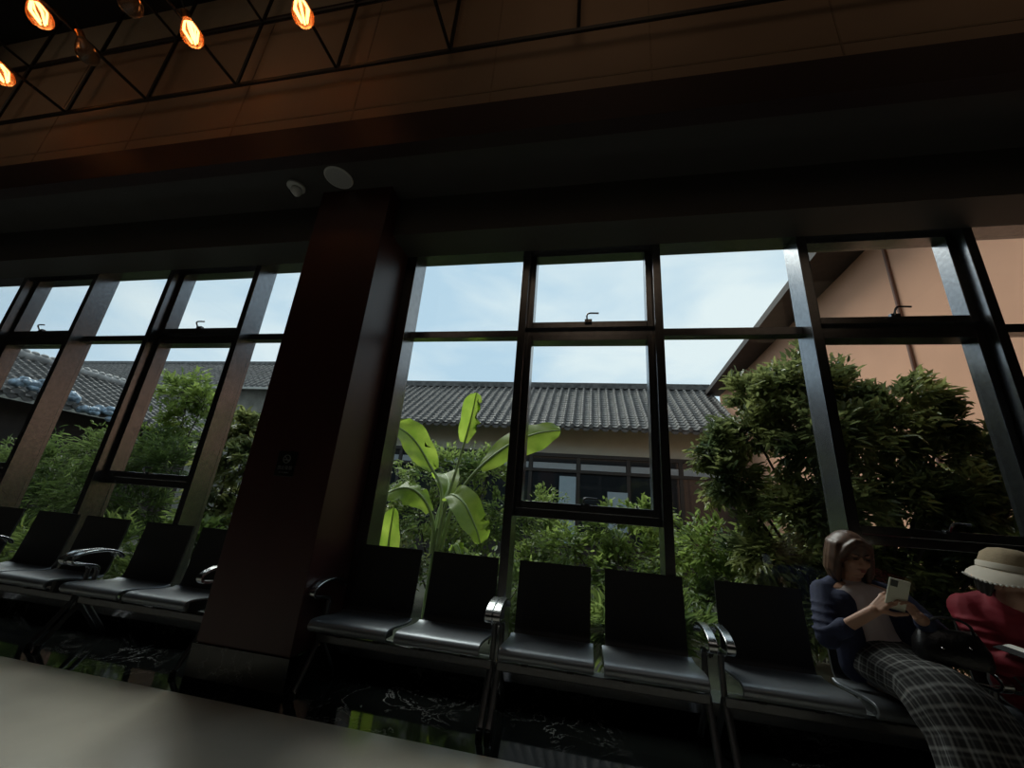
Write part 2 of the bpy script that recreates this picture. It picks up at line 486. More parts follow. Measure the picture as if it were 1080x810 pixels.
# ------------------------------------------------------------------ SETTING: the two window bays
Z0, Z1 = .13, 3.44        # frame bottom and head
YO = 3.19                 # outer face of the frames
TR0, TR1 = 2.633, 2.698   # upper transom
def handle(parent, x, z, s=1):
    mb = MB(); mb.box(x - .03, x + .03, 3.03, 3.06, z - .012, z + .012)
    p = spline([(x - .01 * s, 3.03, z), (x - .012 * s, 3.005, z + .035), (x + .01 * s, 3.0, z + .05), (x + .085 * s, 3.0, z + .048)], 5)
    mb.tube(p, .0075, 7)
    return mb.build('window_handle', M['frame'], parent, smooth=True)
def window(n, xa, xb, mulls, oper):
    w = struct(empty('window_%d' % n, ((xa + xb) / 2, YG, 0)))
    ox = (xa + xb) / 2
    def B(name, m_=M['frame'], *bx, bev=.003):
        mb = MB()
        for b in bx: mb.box(b[0] - ox, b[1] - ox, b[2] - YG, b[3] - YG, b[4], b[5])
        return mb.build(name, m_, w, bevel=bev)
    B('window_frame', M['frame'], (xa, xb, YM, YO, 3.474, 3.84), (xa, xb, YM, YO, Z0 - .01, .19),
      (xa, xa + .10, YM, YO, .19, 3.474), (xb - .10, xb, YM, YO, .19, 3.474))
    for x in mulls:
        B('mullion', M['frame'], (x - .032, x + .032, YM, YO, .19, 3.474))
    edges = [xa + .10 - .032] + list(mulls) + [xb - .10 + .032]
    for i in range(len(edges) - 1):
        a, b = edges[i] + .032, edges[i + 1] - .032
        op = oper(i)
        B('transom', M['frame'], (a, b, 3.10, YO, TR0 - (.01 if op else 0), TR1))
        B('glass_pane', M['glass'], (a, b, YG, YG + .008, TR1, 3.474), bev=0)
        if op:
            B('transom', M['frame'], (a, b, 3.08, YO, 1.14, 1.20))
            for (s0, s1) in ((TR1, 3.474), (1.20, TR0 - .01)):
                B('sash', M['frame'], (a, a + .05, 3.06, YO - .002, s0, s1), (b - .05, b, 3.06, YO - .002, s0, s1),
                  (a + .05, b - .05, 3.06, YO - .002, s0, s0 + .055), (a + .05, b - .05, 3.06, YO - .002, s1 - .045, s1))
                h = handle(w, 0, 0); h.location = ((a + b) / 2 - ox, -YG, s0 + .05)
            B('glass_pane', M['glass'], (a, b, YG, YG + .008, 1.20, TR0), bev=0)
            B('glass_pane', M['glass'], (a, b, YG, YG + .008, .19, 1.14), bev=0)
        else:
            B('glass_pane', M['glass'], (a, b, YG, YG + .008, .19, TR0), bev=0)
    return w
window(1, -10.9, COLX0, [-9.02, -7.91, -6.80, -5.68, -4.58, -3.46], lambda i: i % 2 == 1)
window(2, COLX1, XR, [-.586, .53, 1.633, 2.742, 3.85, 4.96, 6.07], lambda i: i % 2 == 1)

# ------------------------------------------------------------------ THINGS: benches
def make_bench():
    r = empty('waiting_bench', (0, 0, 0))
    prof_s = spline([(0, .022, .372), (0, .004, .388), (0, .004, .408), (0, .03, .424), (0, .11, .424), (0, .24, .412), (0, .33, .408), (0, .375, .418)], 4)
    prof_b = spline([(0, .375, .418), (0, .396, .445), (0, .406, .50), (0, .420, .62), (0, .436, .76), (0, .441, .835), (0, .444, .848)], 4)
    for x in (0, .576):
        sb = MB()
        P = [(p.y, p.z) for p in prof_s]
        sb.strip(P, x, x + .525, .016)
        s_ = sb.build('seat', M['seat'], r, smooth=True, bevel=.004)
        bb = MB()
        bb.strip([(p.y, p.z) for p in prof_b], x + .02, x + .505, .014)
        b_ = bb.build('backrest', M['back'], r, smooth=True, bevel=.004)
        for dx in (.13, .395):
            MB().box(x + dx - .02, x + dx + .02, .14, .34, .315, .405).build('seat_bracket', M['rubber'], r, bevel=.003)
    MB().box(-.04, 1.14, .17, .235, .265, .315).build('beam', M['leg'], r, bevel=.006)
    for x in (-.033, 1.133):
        pf = spline([(0, .20, .30), (0, .19, .27), (0, .06, .06), (0, .035, .03)], 5)
        l = MB().tube([(x, p.y, p.z) for p in pf], .02, 8, sx=.7).build('leg', M['leg'], r, smooth=True)
        MB().lathe([(.012, 0), (.019, 0), (.020, .012), (.018, .03), (.01, .034)], (x, .033, 0), 12).build('foot_pad', M['rubber'], l, smooth=True)
        pf = spline([(0, .21, .30), (0, .235, .26), (0, .40, .06), (0, .425, .03)], 5)
        l = MB().tube([(x, p.y, p.z) for p in pf], .02, 8, sx=.7).build('leg', M['leg'], r, smooth=True)
        MB().lathe([(.012, 0), (.019, 0), (.020, .012), (.018, .03), (.01, .034)], (x, .427, 0), 12).build('foot_pad', M['rubber'], l, smooth=True)
        pa = spline([(0, .375, .570), (0, .34, .606), (0, .25, .632), (0, .13, .628), (0, .05, .603), (0, .022, .572), (0, .05, .545),
                     (0, .13, .537), (0, .2, .52), (0, .222, .49)], 5)
        MB().strip([(p.y, p.z) for p in pa], x - .022, x + .022, .018).build('armrest', M['alu'], r, smooth=True, bevel=.004)
        MB().tube([(x, .222, .50), (x, .225, .42), (x, .21, .30)], .017, 8).build('arm_post', M['leg'], r, smooth=True)
    return r
BY = 2.52
BENCH = make_bench()
bl = [
    (-1.70, 'charcoal steel two-seat bench right beside the dark red column, in front of the banana plant'),
    (-0.487, 'charcoal two-seat waiting bench in the middle, two benches left of the woman in navy'),
    (0.765, 'charcoal two-seat bench that the woman in the navy cardigan sits on'),
    (2.015, 'charcoal two-seat bench that the person in the red coat sits on'),
    (-3.74, 'charcoal two-seat bench ending at the left side of the dark red column'),
    (-4.99, 'charcoal two-seat bench second to the left from the column, beside the one that touches it'),
    (-6.24, 'charcoal two-seat bench at the far left edge, furthest from the column'),
]
bl[1] = (bl[1][0], 'empty charcoal two-seat bench in the middle, right of the one beside the column')
for i, (x, lab) in enumerate(bl):
    b = BENCH if i == 0 else copy_tree(BENCH)
    b.location = (x, BY, 0)
    tag(b, lab, 'bench', 'two-seat waiting benches along the windows')

# ------------------------------------------------------------------ THINGS: ceiling lattice, bulbs, speaker, camera, sign
Yc0, Zc0, Zc1, STP = 2.0, 4.66, 5.53, 1.025
lat = empty('lattice_frame', (-2, Yc0, Zc0))
tag(lat, 'black steel lattice of bars fixed in front of the tan upper wall', 'lattice')
def bar(name, p, q, r=.016):
    MB().tube([Vector(p) - Vector((-2, Yc0, Zc0)), Vector(q) - Vector((-2, Yc0, Zc0))], r, 6).build(name, M['steel'], lat)
bar('chord', (XL, Yc0, Zc0), (XR, Yc0, Zc0), .02)
bar('chord', (XL, Yc0, Zc1), (XR, Yc0, Zc1), .016)
xs = [-.13 - STP * k for k in range(0, 10)]
for k, x in enumerate(xs):
    bar('post', (x, Yc0, Zc0), (x, Yc0, 6.32))
    if k:
        bar('cross_bar', (x, Yc0, Zc0), (x, -.6, Zc0), .014)
        bar('cross_bar', (x, Yc0, Zc1), (x, -.6, Zc1), .014)
def make_bulb(lit):
    r = empty('light_bulb', (0, 0, 0))
    # hangs base up, body widening toward the tip (axis -Z)
    g = MB().lathe([(.004, -.215), (.03, -.210), (.052, -.190), (.062, -.160), (.062, -.135), (.05, -.100), (.032, -.065), (.022, -.045), (.02, -.04)], n=18)
    g.build('bulb_glass', M['amber'] if lit else M['clear'], r, smooth=True)
    MB().lathe([(.02, -.05), (.024, -.045), (.024, -.005), (.017, 0)], n=14).build('lamp_holder', M['brass'], r, smooth=True)
    f = MB()
    if lit:
        for a in range(6):
            t_ = a * PI / 3
            f.tube([(.010 * math.cos(t_), .010 * math.sin(t_), -.075), (.026 * math.cos(t_), .026 * math.sin(t_), -.125), (.012 * math.cos(t_), .012 * math.sin(t_), -.175)], .004, 6)
        f.build('filament', M['filament'], r, smooth=True)
    MB().tube([(0, 0, 0), (0, 0, .06)], .004, 6).build('cord', M['black'], r)
    return r
bulbs = [(-2.13, 1.52, True, 'lit amber bulb furthest right on the ceiling lattice'),
         (-3.12, 1.515, True, 'lit amber bulb second from the right on the ceiling lattice'),
         (-4.17, 1.50, False, 'unlit smoky bulb on the lattice between lit ones'),
         (-5.21, 1.535, True, 'lit amber bulb cut by the left edge of the photo'),
         (-4.23, 1.23, True, 'lit amber bulb at the top left corner of the ceiling'),
         (-3.40, 1.27, False, 'unlit smoky bulb barely peeking in at the top edge of the ceiling')]
pl_, pu_ = None, None
for x, y, lit, lab in bulbs:
    src = pl_ if lit else pu_
    b = copy_tree(src) if src else make_bulb(lit)
    if lit: pl_ = b
    else: pu_ = b
    b.location = (x, y - .08, Zc0 - .012)
    b.rotation_euler = (math.radians(38), math.radians(-4), 0); b.scale = (1.2, 1.2, 1.12)
    tag(b, lab, 'light bulb', 'bulbs on the ceiling lattice')

sp = empty('ceiling_speaker', (-2.20, 2.355, 3.84))
tag(sp, 'round pale grey speaker set flush in the dark soffit by the column', 'speaker')
MB().lathe([(.118, .0), (.122, -.004), (.118, -.012), (.11, -.014), (.108, -.010)], n=32).build('speaker_rim', M['white'], sp, smooth=True)
MB().lathe([(.001, -.013), (.06, -.0135), (.11, -.012), (.11, -.006)], n=32).build('speaker_grille', M['grille'], sp, smooth=True)
cc = empty('security_camera', (-2.66, 2.40, 3.84))
tag(cc, 'small white dome security camera under the dark soffit beside the round speaker', 'camera')
MB().lathe([(.055, 0), (.075, -.002), (.078, -.022), (.068, -.032), (.05, -.034)], n=24).build('camera_base', M['white'], cc, smooth=True)
R_ = Matrix.Rotation(math.radians(28), 3, 'X') @ Matrix.Rotation(math.radians(-30), 3, 'Y')
b_ = MB().ball((0.012, 0, -.058), (.05, .05, .05), 18, 12).build('camera_head', M['white'], cc, smooth=True)
MB().lathe([(.03, -.04), (.034, -.048), (.026, -.052), (.002, -.051)], (0.012, 0, -.058), 18, Matrix.Rotation(math.radians(55), 3, 'Y')).build('lens', M['black'], b_, smooth=True)

def text_mesh(name, body, size, m_, parent, loc):
    c = bpy.data.curves.new(name, 'FONT'); c.body = body; c.size = size; c.align_x = 'CENTER'; c.align_y = 'CENTER'; c.extrude = .0008
    o = bpy.data.objects.new(name, c); COL.objects.link(o)
    bpy.context.view_layer.update()
    me = bpy.data.meshes.new_from_object(o.evaluated_get(bpy.context.evaluated_depsgraph_get()))
    bpy.data.objects.remove(o); bpy.data.curves.remove(c)
    q = bpy.data.objects.new(name, me); COL.objects.link(q); me.materials.clear(); me.materials.append(m_)
    q.parent = parent; q.location = loc; q.rotation_euler = (PI / 2, 0, 0)
    return q
sg = empty('no_smoking_sign', (-2.123, YC, 1.368))
tag(sg, 'black no smoking sign with grey symbol on the face of the dark red column', 'sign')
MB().box(-.078, .078, -.006, 0, -.088, .088).build('sign_plate', M['sign'], sg, bevel=.003)
tk = MB()
n = 28
for r0, r1 in ((.024, .031),):
    for k in range(n):
        a, b = 2 * PI * k / n, 2 * PI * (k + 1) / n
        v = []
        for y in (-.0075, -.006):
            for rr, aa in ((r0, a), (r1, a), (r1, b), (r0, b)):
                v.append((rr * math.cos(aa), y, .033 + rr * math.sin(aa)))
        tk.add(v, [(0, 1, 2, 3), (4, 7, 6, 5), (0, 4, 5, 1), (1, 5, 6, 2), (2, 6, 7, 3), (3, 7, 4, 0)])
def slash(p, q, w):
    p = Vector(p); q = Vector(q); d = (q - p).normalized(); nn = Vector((-d.y, d.x)) * w
    v = []
    for y in (-.0075, -.006):
        for e in (p + nn, q + nn, q - nn, p - nn): v.append((e.x, y, .033 + e.y))
    tk.add(v, [(0, 1, 2, 3), (4, 7, 6, 5), (0, 4, 5, 1), (1, 5, 6, 2), (2, 6, 7, 3), (3, 7, 4, 0)])
slash((-.019, .019), (.019, -.019), .003)
slash((-.02, -.006), (.014, -.006), .004)
slash((.016, -.006), (.021, -.006), .004)
tk.build('no_smoking_symbol', M['signmark'], sg)
text_mesh('sign_text', '禁止吸烟', .030, M['signmark'], sg, (0, -.0065, -.03))
text_mesh('sign_text', 'NO SMOKING', .013, M['signmark'], sg, (0, -.0065, -.062))

# ------------------------------------------------------------------ OUTSIDE: ground and buildings
struct(MB().box(-45, 30, 3.4, 40, -.35, -.15).build('ground', M['soil']))

def tile_roof(mb, origin, along, down, length, run, drop, pitch=.25, rows=14, amp=.075):
    """corrugated tile field: ribs run down the slope, overlapping courses step along it"""
    O = Vector(origin); A = Vector(along).normalized(); D = Vector(down)
    sl = (D * run + Vector((0, 0, -drop))); nrm = A.cross(sl).normalized()
    if nrm.z < 0: nrm = -nrm
    nx = int(length / pitch) * 8
    T = []
    for i in range(rows):
        T += [(i / rows, .022), ((i + .96) / rows, .0)] if False else [(i / rows, 0.0), ((i + .97) / rows, .018)]
    V = []; F = []
    for (t, h) in T:
        for k in range(nx + 1):
            u = k / 8.0 * pitch; ph = (k % 8) / 8.0
            c = math.cos(2 * PI * ph)
            hh = amp * (max(c, 0) ** .6 if c > 0 else 0) + .012 * min(c, 0)
            V.append(O + A * u + sl * t + nrm * (hh + h))
    w = nx + 1
    for i in range(len(T) - 1):
        for k in range(nx): F.append((i * w + k, i * w + k + 1, (i + 1) * w + k + 1, (i + 1) * w + k))
    # thickness: underside
    b0 = len(V)
    V += [O + nrm * -.06, O + A * length + nrm * -.06, O + A * length + sl + nrm * -.06, O + sl + nrm * -.06]
    F.append((b0, b0 + 1, b0 + 2, b0 + 3))
    e0 = len(V)
    last = (len(T) - 1) * w
    for k in range(nx + 1): V.append(O + A * (k / 8.0 * pitch) + sl + nrm * -.06)
    for k in range(nx): F.append((last + k, last + k + 1, e0 + k + 1, e0 + k))
    # scalloped drip tiles and round rib ends
    for k in range(int(length / pitch)):
        c = O + A * ((k + .5) * pitch) + sl * 1.004
        ring = [c + A * (.105 * math.cos(a)) + Vector((0, 0, -.03 + .085 * math.sin(a))) for a in [PI + PI * q / 8 for q in range(9)]]
        s0 = len(V); V += ring + [p + D * .02 for p in ring]
        F.append(tuple(s0 + q for q in range(9))); F.append(tuple(s0 + 9 + q for q in range(8, -1, -1)))
        for q in range(8): F.append((s0 + q, s0 + q + 9, s0 + q + 10, s0 + q + 1))
        c = O + A * (k * pitch) + sl * 1.006 + Vector((0, 0, .02))
        s0 = len(V); ring = [c + A * (.06 * math.cos(2 * PI * q / 10)) + Vector((0, 0, .06 * math.sin(2 * PI * q / 10))) for q in range(10)]
        V += ring + [p + D * .03 for p in ring]
        F.append(tuple(s0 + 10 + q for q in range(10)))
        for q in range(10): F.append((s0 + q, s0 + (q + 1) % 10, s0 + 10 + (q + 1) % 10, s0 + 10 + q))
    mb.add(V, F)

# --- low grey hall across the courtyard
EY, RYY, EZ, RZ = 11.0, 13.9, 3.62, 5.71
hb = empty('courtyard_hall', (-3, EY + .8, -.15))
tag(hb, 'low grey rendered hall with a tiled roof across the courtyard', 'building')
hm = Vector((3, -(EY + .8), .15))
def H(mb, name, m_, parent=hb, smooth=False):
    o_ = mb.build(name, m_, None, smooth=smooth)
    o_.data.transform(Matrix.Translation(hm)); o_.parent = parent
    return o_
X0h, X1h = -9.6, 4.0
mb = MB(); tile_roof(mb, (X0h, RYY, RZ), (1, 0, 0), (0, -1, 0), X1h - X0h, RYY - EY, RZ - EZ, .26, 20)
H(mb, 'tile_roof', M['tile'])
mb = MB(); mb.box(X0h, X1h, RYY - .16, RYY + .16, RZ - .05, RZ + .10); mb.box(X0h, X1h, RYY - .11, RYY + .11, RZ + .10, RZ + .17)
H(mb, 'roof_ridge', M['tile'])
H(MB().box(X0h, X1h, EY + .75, EY + 5, 2.96, 4.04), 'wall', M['plaster'])
H(MB().box(X0h, X1h, EY + .77, EY + .95, -.2, .5), 'plinth', M['gframe'])
WY = EY + .75
mb = MB()
mb.box(X0h, X1h, WY - .02, WY + .1, 2.86, 2.96); mb.box(X0h, X1h, WY - .02, WY + .08, 2.42, 2.50); mb.box(X0h, X1h, WY - .02, WY + .08, .5, .58)
x = X0h
H(mb, 'window_head', M['gframe'])
k = 0
x = -8.72
while x < X1h:
    f_ = H(MB().box(x - .05, x + .05, WY - .01, WY + .09, .5, 2.9), 'window_post', M['gframe'])
    if x + 1.4 < X1h:
        H(MB().box(x + .05, x + 1.35, WY + .03, WY + .045, .55, 2.43), 'pane', M['farglass'], hb)
        H(MB().box(x + .05, x + 1.35, WY + .03, WY + .045, 2.49, 2.87), 'pane', M['farglass'], hb)
        H(MB().box(x + .07, x + 1.33, WY + .012, WY + .024, 2.51, 2.68), 'window_blind', M['curtain'], hb)
    x += 1.4; k += 1
H(MB().box(-.85, -.38, WY - .09, WY - .02, .5, 2.3), 'pillar', M['panel'])
H(MB().box(.5, 1.05, WY - .012, WY + .02, .9, 1.95), 'window_panel', M['panel'])
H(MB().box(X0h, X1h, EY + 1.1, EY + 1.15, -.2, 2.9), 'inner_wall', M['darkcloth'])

# --- higher grey roof beyond on the left
fb = empty('far_hall', (-20, 15.5, -.15))
tag(fb, 'far grey stone building with a rough tiled roof beyond the courtyard at left', 'building')
hm = Vector((20, -15.5, .15))
mb = MB(); tile_roof(mb, (-34, 17.4, 7.97), (1, 0, 0), (0, -1, 0), 23, 2.6, 2.15, .32, 12)
H(mb, 'tile_roof', M['tile'], fb)
H(MB().box(-34, -11, 17.2, 17.6, 7.9, 8.05), 'roof_ridge', M['tile'], fb)
H(MB().box(-34, -11, 15.4, 20, -.2, 6.1), 'wall', mat('grey_brown_stone', (.20, .19, .16), .85, noise=.3, nscale=3), fb)
H(MB().box(-34, -11, 14.72, 14.82, 5.70, 5.80), 'eave_board', mat('weathered_eave_board', (.38, .37, .34), .7, noise=.1), fb)

# --- left wing, ridge running away from the viewer
lw = empty('left_wing', (-15.2, 7, -.15))
tag(lw, 'side wing with a dark tiled roof sloping toward the courtyard at far left', 'building')
hm = Vector((15.2, -7, .15))
mb = MB(); tile_roof(mb, (-15.2, 2.5, 4.15), (0, 1, 0), (1, 0, 0), 8.4, 3.0, 1.35, .24, 14)
H(mb, 'tile_roof', M['tile'], lw)
mb = MB(); mb.tube([(-15.2, 2.4, 4.24), (-15.2, 10.95, 4.24)], .14, 10)
for k in range(42): mb.ball((-15.2 + .02, 2.5 + k * .2, 4.36), (.09, .1, .07), 8, 6)
H(mb, 'roof_ridge', mat('pale_ridge_tile', (.30, .29, .28), .6, noise=.4, nscale=6), lw, True)
H(MB().box(-18, -12.9, 2.6, 10.8, -.2, 2.75), 'wall', M['eave'], lw)
def shape(cy, cx, z, lab, s=1.0):  # lumpy blue and white shape, built as a solid on the roof
    rnd = random.Random(int(cy * 10))
    q = MB()
    for k in range(16):
        a = k / 16 * PI
        q.ball((0.05 * rnd.uniform(-1, 1), s * .62 * math.cos(a), .20 * s * abs(math.sin(a)) + .05 * rnd.uniform(-1, 1)), (.09, .13 * s, .10 * s), 8, 6)
    for k in range(8): q.ball((.06, s * rnd.uniform(-.45, .45), rnd.uniform(-.06, .16)), (.07, .12, .07), 8, 6)
    o_ = q.build('eave_shape', M['mottled'], None, smooth=True); o_.location = (cx, cy, z)
    return tag(o_, lab, 'shape', 'glazed shapes on the eave')
shape(7.75, -12.12, 2.70, 'curly blue and white glazed ornament on the left eave, nearer the shrubs', .9)
shape(6.55, -12.35, 2.98, 'curly pale blue glazed ornament on the left roof at the photo edge', .9)

# --- terracotta wing on the right, its eave running away from the viewer
ow = empty('terracotta_wing', (4.2, 8, -.15))
tag(ow, 'terracotta rendered building with dark overhanging eave on the right', 'building')
hm = Vector((-4.2, -8, .15))
HZ = 4.4
wx0, wx1 = 4.06, 4.22      # wall x near and far
mb = MB(); mb.add([(wx0, 3.42, -.2), (wx1, 13.6, -.2), (9, 13.6, -.2), (9, 3.42, -.2), (wx0, 3.42, 5.40), (wx1, 13.6, 5.40), (9, 13.6, 5.40), (9, 3.42, 5.40)],
                  [(0, 4, 5, 1), (1, 5, 6, 2), (2, 6, 7, 3), (3, 7, 4, 0), (4, 7, 6, 5), (0, 1, 2, 3)])
H(mb, 'wall', M['orange'], ow)
mb = MB()
ea, eb = (.757 * HZ, 3.3), (.857 * HZ, 13.6)
mb.add([(ea[0], ea[1], 5.55), (eb[0], eb[1], 5.55), (9, 13.6, 8.9), (9, 3.3, 8.9), (ea[0], ea[1], 5.40), (eb[0], eb[1], 5.40), (9, 13.6, 5.40), (9, 3.3, 5.40)],
       [(0, 1, 2, 3), (7, 6, 5, 4), (0, 4, 5, 1), (1, 5, 6, 2), (2, 6, 7, 3), (3, 7, 4, 0)])
H(mb, 'roof', M['eave'], ow)
px_ = 4.10; 
H(MB().tube([(px_ - .03, 5.57, -.2), (px_ - .03, 5.57, 5.41)], .022, 8), 'drainpipe', mat('dull_pipe', (.20, .10, .07), .6, noise=.1), ow)

# ------------------------------------------------------------------ OUTSIDE: plants
rng = np.random.default_rng(7)
def leaf_cloud(name, pts, size, m_, parent, aspect=.36, droop=.4, updir=0.5, var=.45, dirs=None):
    n = len(pts)
    a = rng.uniform(0, 2 * PI, n)
    d = np.stack([np.cos(a), np.sin(a), rng.uniform(-droop, updir, n)], 1)
    if dirs is not None: d = d * .6 + dirs
    d /= np.linalg.norm(d, axis=1)[:, None]
    up = np.stack([rng.normal(0, .5, n), rng.normal(0, .5, n), np.ones(n)], 1)
    s = np.cross(d, up); s /= np.linalg.norm(s, axis=1)[:, None]
    u = np.cross(s, d)
    L_ = size * (1 + var * rng.uniform(-1, 1, n))[:, None]
    w = L_ * aspect * .5
    V = np.stack([pts, pts + d * L_ * .30 + s * w + u * L_ * .06, pts + d * L_ * .68 + s * w * .8 + u * L_ * .03, pts + d * L_ - u * L_ * .12,
                  pts + d * L_ * .68 - s * w * .8 + u * L_ * .03, pts + d * L_ * .30 - s * w + u * L_ * .06], 1).reshape(-1, 3)
    base = (np.arange(n) * 6)[:, None]
    F = np.concatenate([base + np.array([[0, 1, 2, 3]]), base + np.array([[0, 3, 4, 5]])], 0)
    me = bpy.data.meshes.new(name)
    me.vertices.add(len(V)); me.vertices.foreach_set('co', V.ravel())
    me.loops.add(F.size); me.loops.foreach_set('vertex_index', F.ravel().astype(np.int32))
    me.polygons.add(len(F)); me.polygons.foreach_set('loop_start', np.arange(len(F)) * 4)
    me.polygons.foreach_set('loop_total', np.full(len(F), 4))
    me.update(calc_edges=True); me.validate()
    o_ = bpy.data.objects.new(name, me); COL.objects.link(o_); me.materials.append(m_); o_.parent = parent
    return o_
def plant(name, base, lobes, n, size, m_, label, cat, aspect=.36, stems=5, trunk_r=.04, group=None, droop=.4, twig=60, shell=.45):
    r = empty(name, base); tag(r, label, cat, group)
    B_ = Vector(base)
    lobes = [(Vector(l[:3]) - B_, l[3]) for l in lobes]
    vol = np.array([l[1] ** 2 for l in lobes]); vol = vol / vol.sum()
    tw = MB(); pts = []; dirs = []
    for (c, rad), fr in zip(lobes, vol):
        k = max(3, int(twig * fr))
        st = Vector((rng.uniform(-.1, .1), rng.uniform(-.1, .1), .02))
        mid = st.lerp(c, .5) + Vector((rng.uniform(-.15, .15), rng.uniform(-.15, .15), .12)) * rad
        tw.tube(spline([st, mid, c], 5), [trunk_r * (1 - .12 * q) * .9 for q in range(4)] + [trunk_r * .5 - trunk_r * .04 * q for q in range(7)], 6)
        nl = int(n * fr / k)
        for _ in range(k):
            v = rng.normal(size=3); v /= np.linalg.norm(v)
            q = rad * (shell + (1 - shell) * rng.uniform(0, 1) ** .6)
            tip = np.array(c) + v * q * np.array([1, 1, .9])
            t0 = np.array(c) + v * q * .25
            tw.tube([t0, (t0 + tip) / 2 + rng.normal(size=3) * .02, tip], [trunk_r * .25, trunk_r * .18, trunk_r * .08], 4)
            tt = rng.uniform(.25, 1.05, nl)[:, None]
            pts.append(t0 + (tip - t0) * tt + rng.normal(size=(nl, 3)) * rad * .10)
            dirs.append(np.repeat((v * .7)[None], nl, 0))
    tw.build('stem', M['bark'], r, smooth=True)
    P = np.concatenate(pts); D = np.concatenate(dirs)
    leaf_cloud('foliage', P, size, m_, r, aspect, droop, dirs=D)
    return r

# big glossy tree by the right window
plant('evergreen_tree', (2.3, 4.35, -.15),
      [(2.02, 4.25, 2.62, .48), (2.42, 4.4, 2.62, .46), (1.62, 4.3, 2.12, .46), (2.15, 4.15, 2.05, .55), (2.75, 4.25, 2.2, .45),
       (3.05, 4.25, 1.92, .36), (1.42, 4.3, 1.62, .40), (2.05, 4.15, 1.45, .55), (2.7, 4.2, 1.55, .42), (1.6, 4.35, 1.0, .45),
       (2.35, 4.4, 1.0, .5), (3.2, 4.3, 1.62, .24), (2.9, 4.4, 1.0, .4), (1.9, 4.4, .5, .5), (2.5, 4.4, .45, .5), (3.05, 4.4, .6, .4), (3.3, 4.4, 1.1, .3), (1.75, 4.35, 2.5, .38), (1.3, 4.35, 1.95, .35), (3.42, 4.15, 1.95, .34), (3.5, 4.2, 1.5, .32), (3.3, 4.15, 1.2, .38), (3.0, 4.1, 1.55, .4), (2.9, 4.2, 2.45, .36), (3.2, 4.2, 2.25, .3)],
      60000, .08, M['leaf_dark'], 'large glossy dark green tree filling the right windows before the terracotta wall', 'tree', .36, trunk_r=.033, twig=620, shell=.2)
plant('garden_shrub', (1.35, 5.2, -.15), [(1.30, 5.2, .95, .45), (1.55, 5.2, .6, .5), (1.15, 5.1, .45, .45), (1.6, 5.0, .2, .4)],
      3200, .085, M['leaf_light'], 'light green shrub at the foot of the large glossy tree on its left', 'shrub', .42, trunk_r=.015, twig=90)
plant('garden_shrub', (.35, 6.2, -.15), [(.25, 6.2, 1.05, .5), (.75, 6.3, 1.25, .48), (-.2, 6.1, .75, .5), (.4, 6.0, .5, .6), (.95, 6.2, .7, .5)],
      4200, .09, M['leaf_light'], 'rounded light green shrub behind the two middle seats', 'shrub', .42, trunk_r=.018, twig=110)
plant('garden_shrub', (-2.3, 6.4, -.15), [(-2.9, 6.4, 1.7, .55), (-2.2, 6.4, 1.75, .6), (-1.6, 6.4, 1.75, .5), (-2.6, 6.3, 1.0, .6), (-1.8, 6.3, 1.0, .6), (-1.2, 6.3, 1.1, .5), (-3.3, 6.4, 1.0, .5), (-2.0, 6.2, .4, .6)],
      6800, .085, M['leaf_mid'], 'tall bushy mid green shrub behind the banana plant', 'shrub', .42, trunk_r=.02, twig=170)
plant('garden_shrub', (-.75, 6.9, -.15), [(-.75, 6.9, 1.3, .45), (-.6, 6.9, .8, .5), (-.9, 6.8, .4, .5)],
      2400, .08, M['leaf_mid'], 'narrow mid green shrub before the pale pillar of the courtyard hall', 'shrub', .42, trunk_r=.015, twig=80)
plant('garden_shrub', (3.35, 3.95, -.15), [(3.3, 3.95, .9, .28), (3.2, 3.8, 1.05, .18), (3.45, 4.0, 1.1, .2)],
      260, .26, M['leaf_light'], 'broad-leaved bright green plant low before the terracotta wall at right', 'plant', .45, trunk_r=.012, twig=26)
plant('garden_shrub', (-.9, 4.5, -.15), [(-1.1, 4.5, .5, .35), (-.7, 4.5, .45, .35), (-.4, 4.4, .3, .35), (-.9, 4.4, .15, .3)],
      2600, .075, M['leaf_mid'], 'low dark green shrub behind the gap of the bench beside the column', 'shrub', .42, trunk_r=.012, twig=80)
plant('grass_clump', (.45, 4.1, -.15), [(.3, 4.1, .3, .35), (.6, 4.0, .25, .3), (.1, 4.2, .2, .3), (.8, 4.1, .3, .3)],
      2400, .16, M['leaf_mid'], 'low clump of narrow leaves behind the gap between the two middle seats', 'plant', .12, trunk_r=.008, twig=60, droop=.1)
plant('garden_shrub', (-3.4, 5.6, -.15), [(-3.4, 5.6, .7, .6), (-2.7, 5.5, .4, .55), (-4.1, 5.6, .5, .6), (-3.6, 5.5, 1.3, .45)],
      3600, .09, M['leaf_dark'], 'dark glossy shrub low at the foot of the tall bushy one', 'shrub', .42, trunk_r=.018, twig=100)
plant('garden_shrub', (2.6, 5.6, -.15), [(2.1, 5.6, .9, .6), (2.9, 5.7, 1.0, .6), (3.4, 5.8, .7, .5), (2.5, 5.6, .4, .6)],
      3600, .10, M['leaf_mid'], 'mid green shrub in the shade behind the large glossy tree', 'shrub', .42, trunk_r=.018, twig=100)
plant('grass_clump', (-5.6, 4.0, -.15), [(-6.2, 4.0, .3, .4), (-5.4, 4.0, .35, .4), (-4.7, 3.9, .25, .3), (-6.9, 4.1, .3, .4), (-7.7, 4.1, .3, .4), (-8.5, 4.2, .3, .4)],
      4600, .14, M['leaf_mid'], 'low grassy planting behind the benches left of the column', 'plant', .14, trunk_r=.008, twig=110, droop=.1)
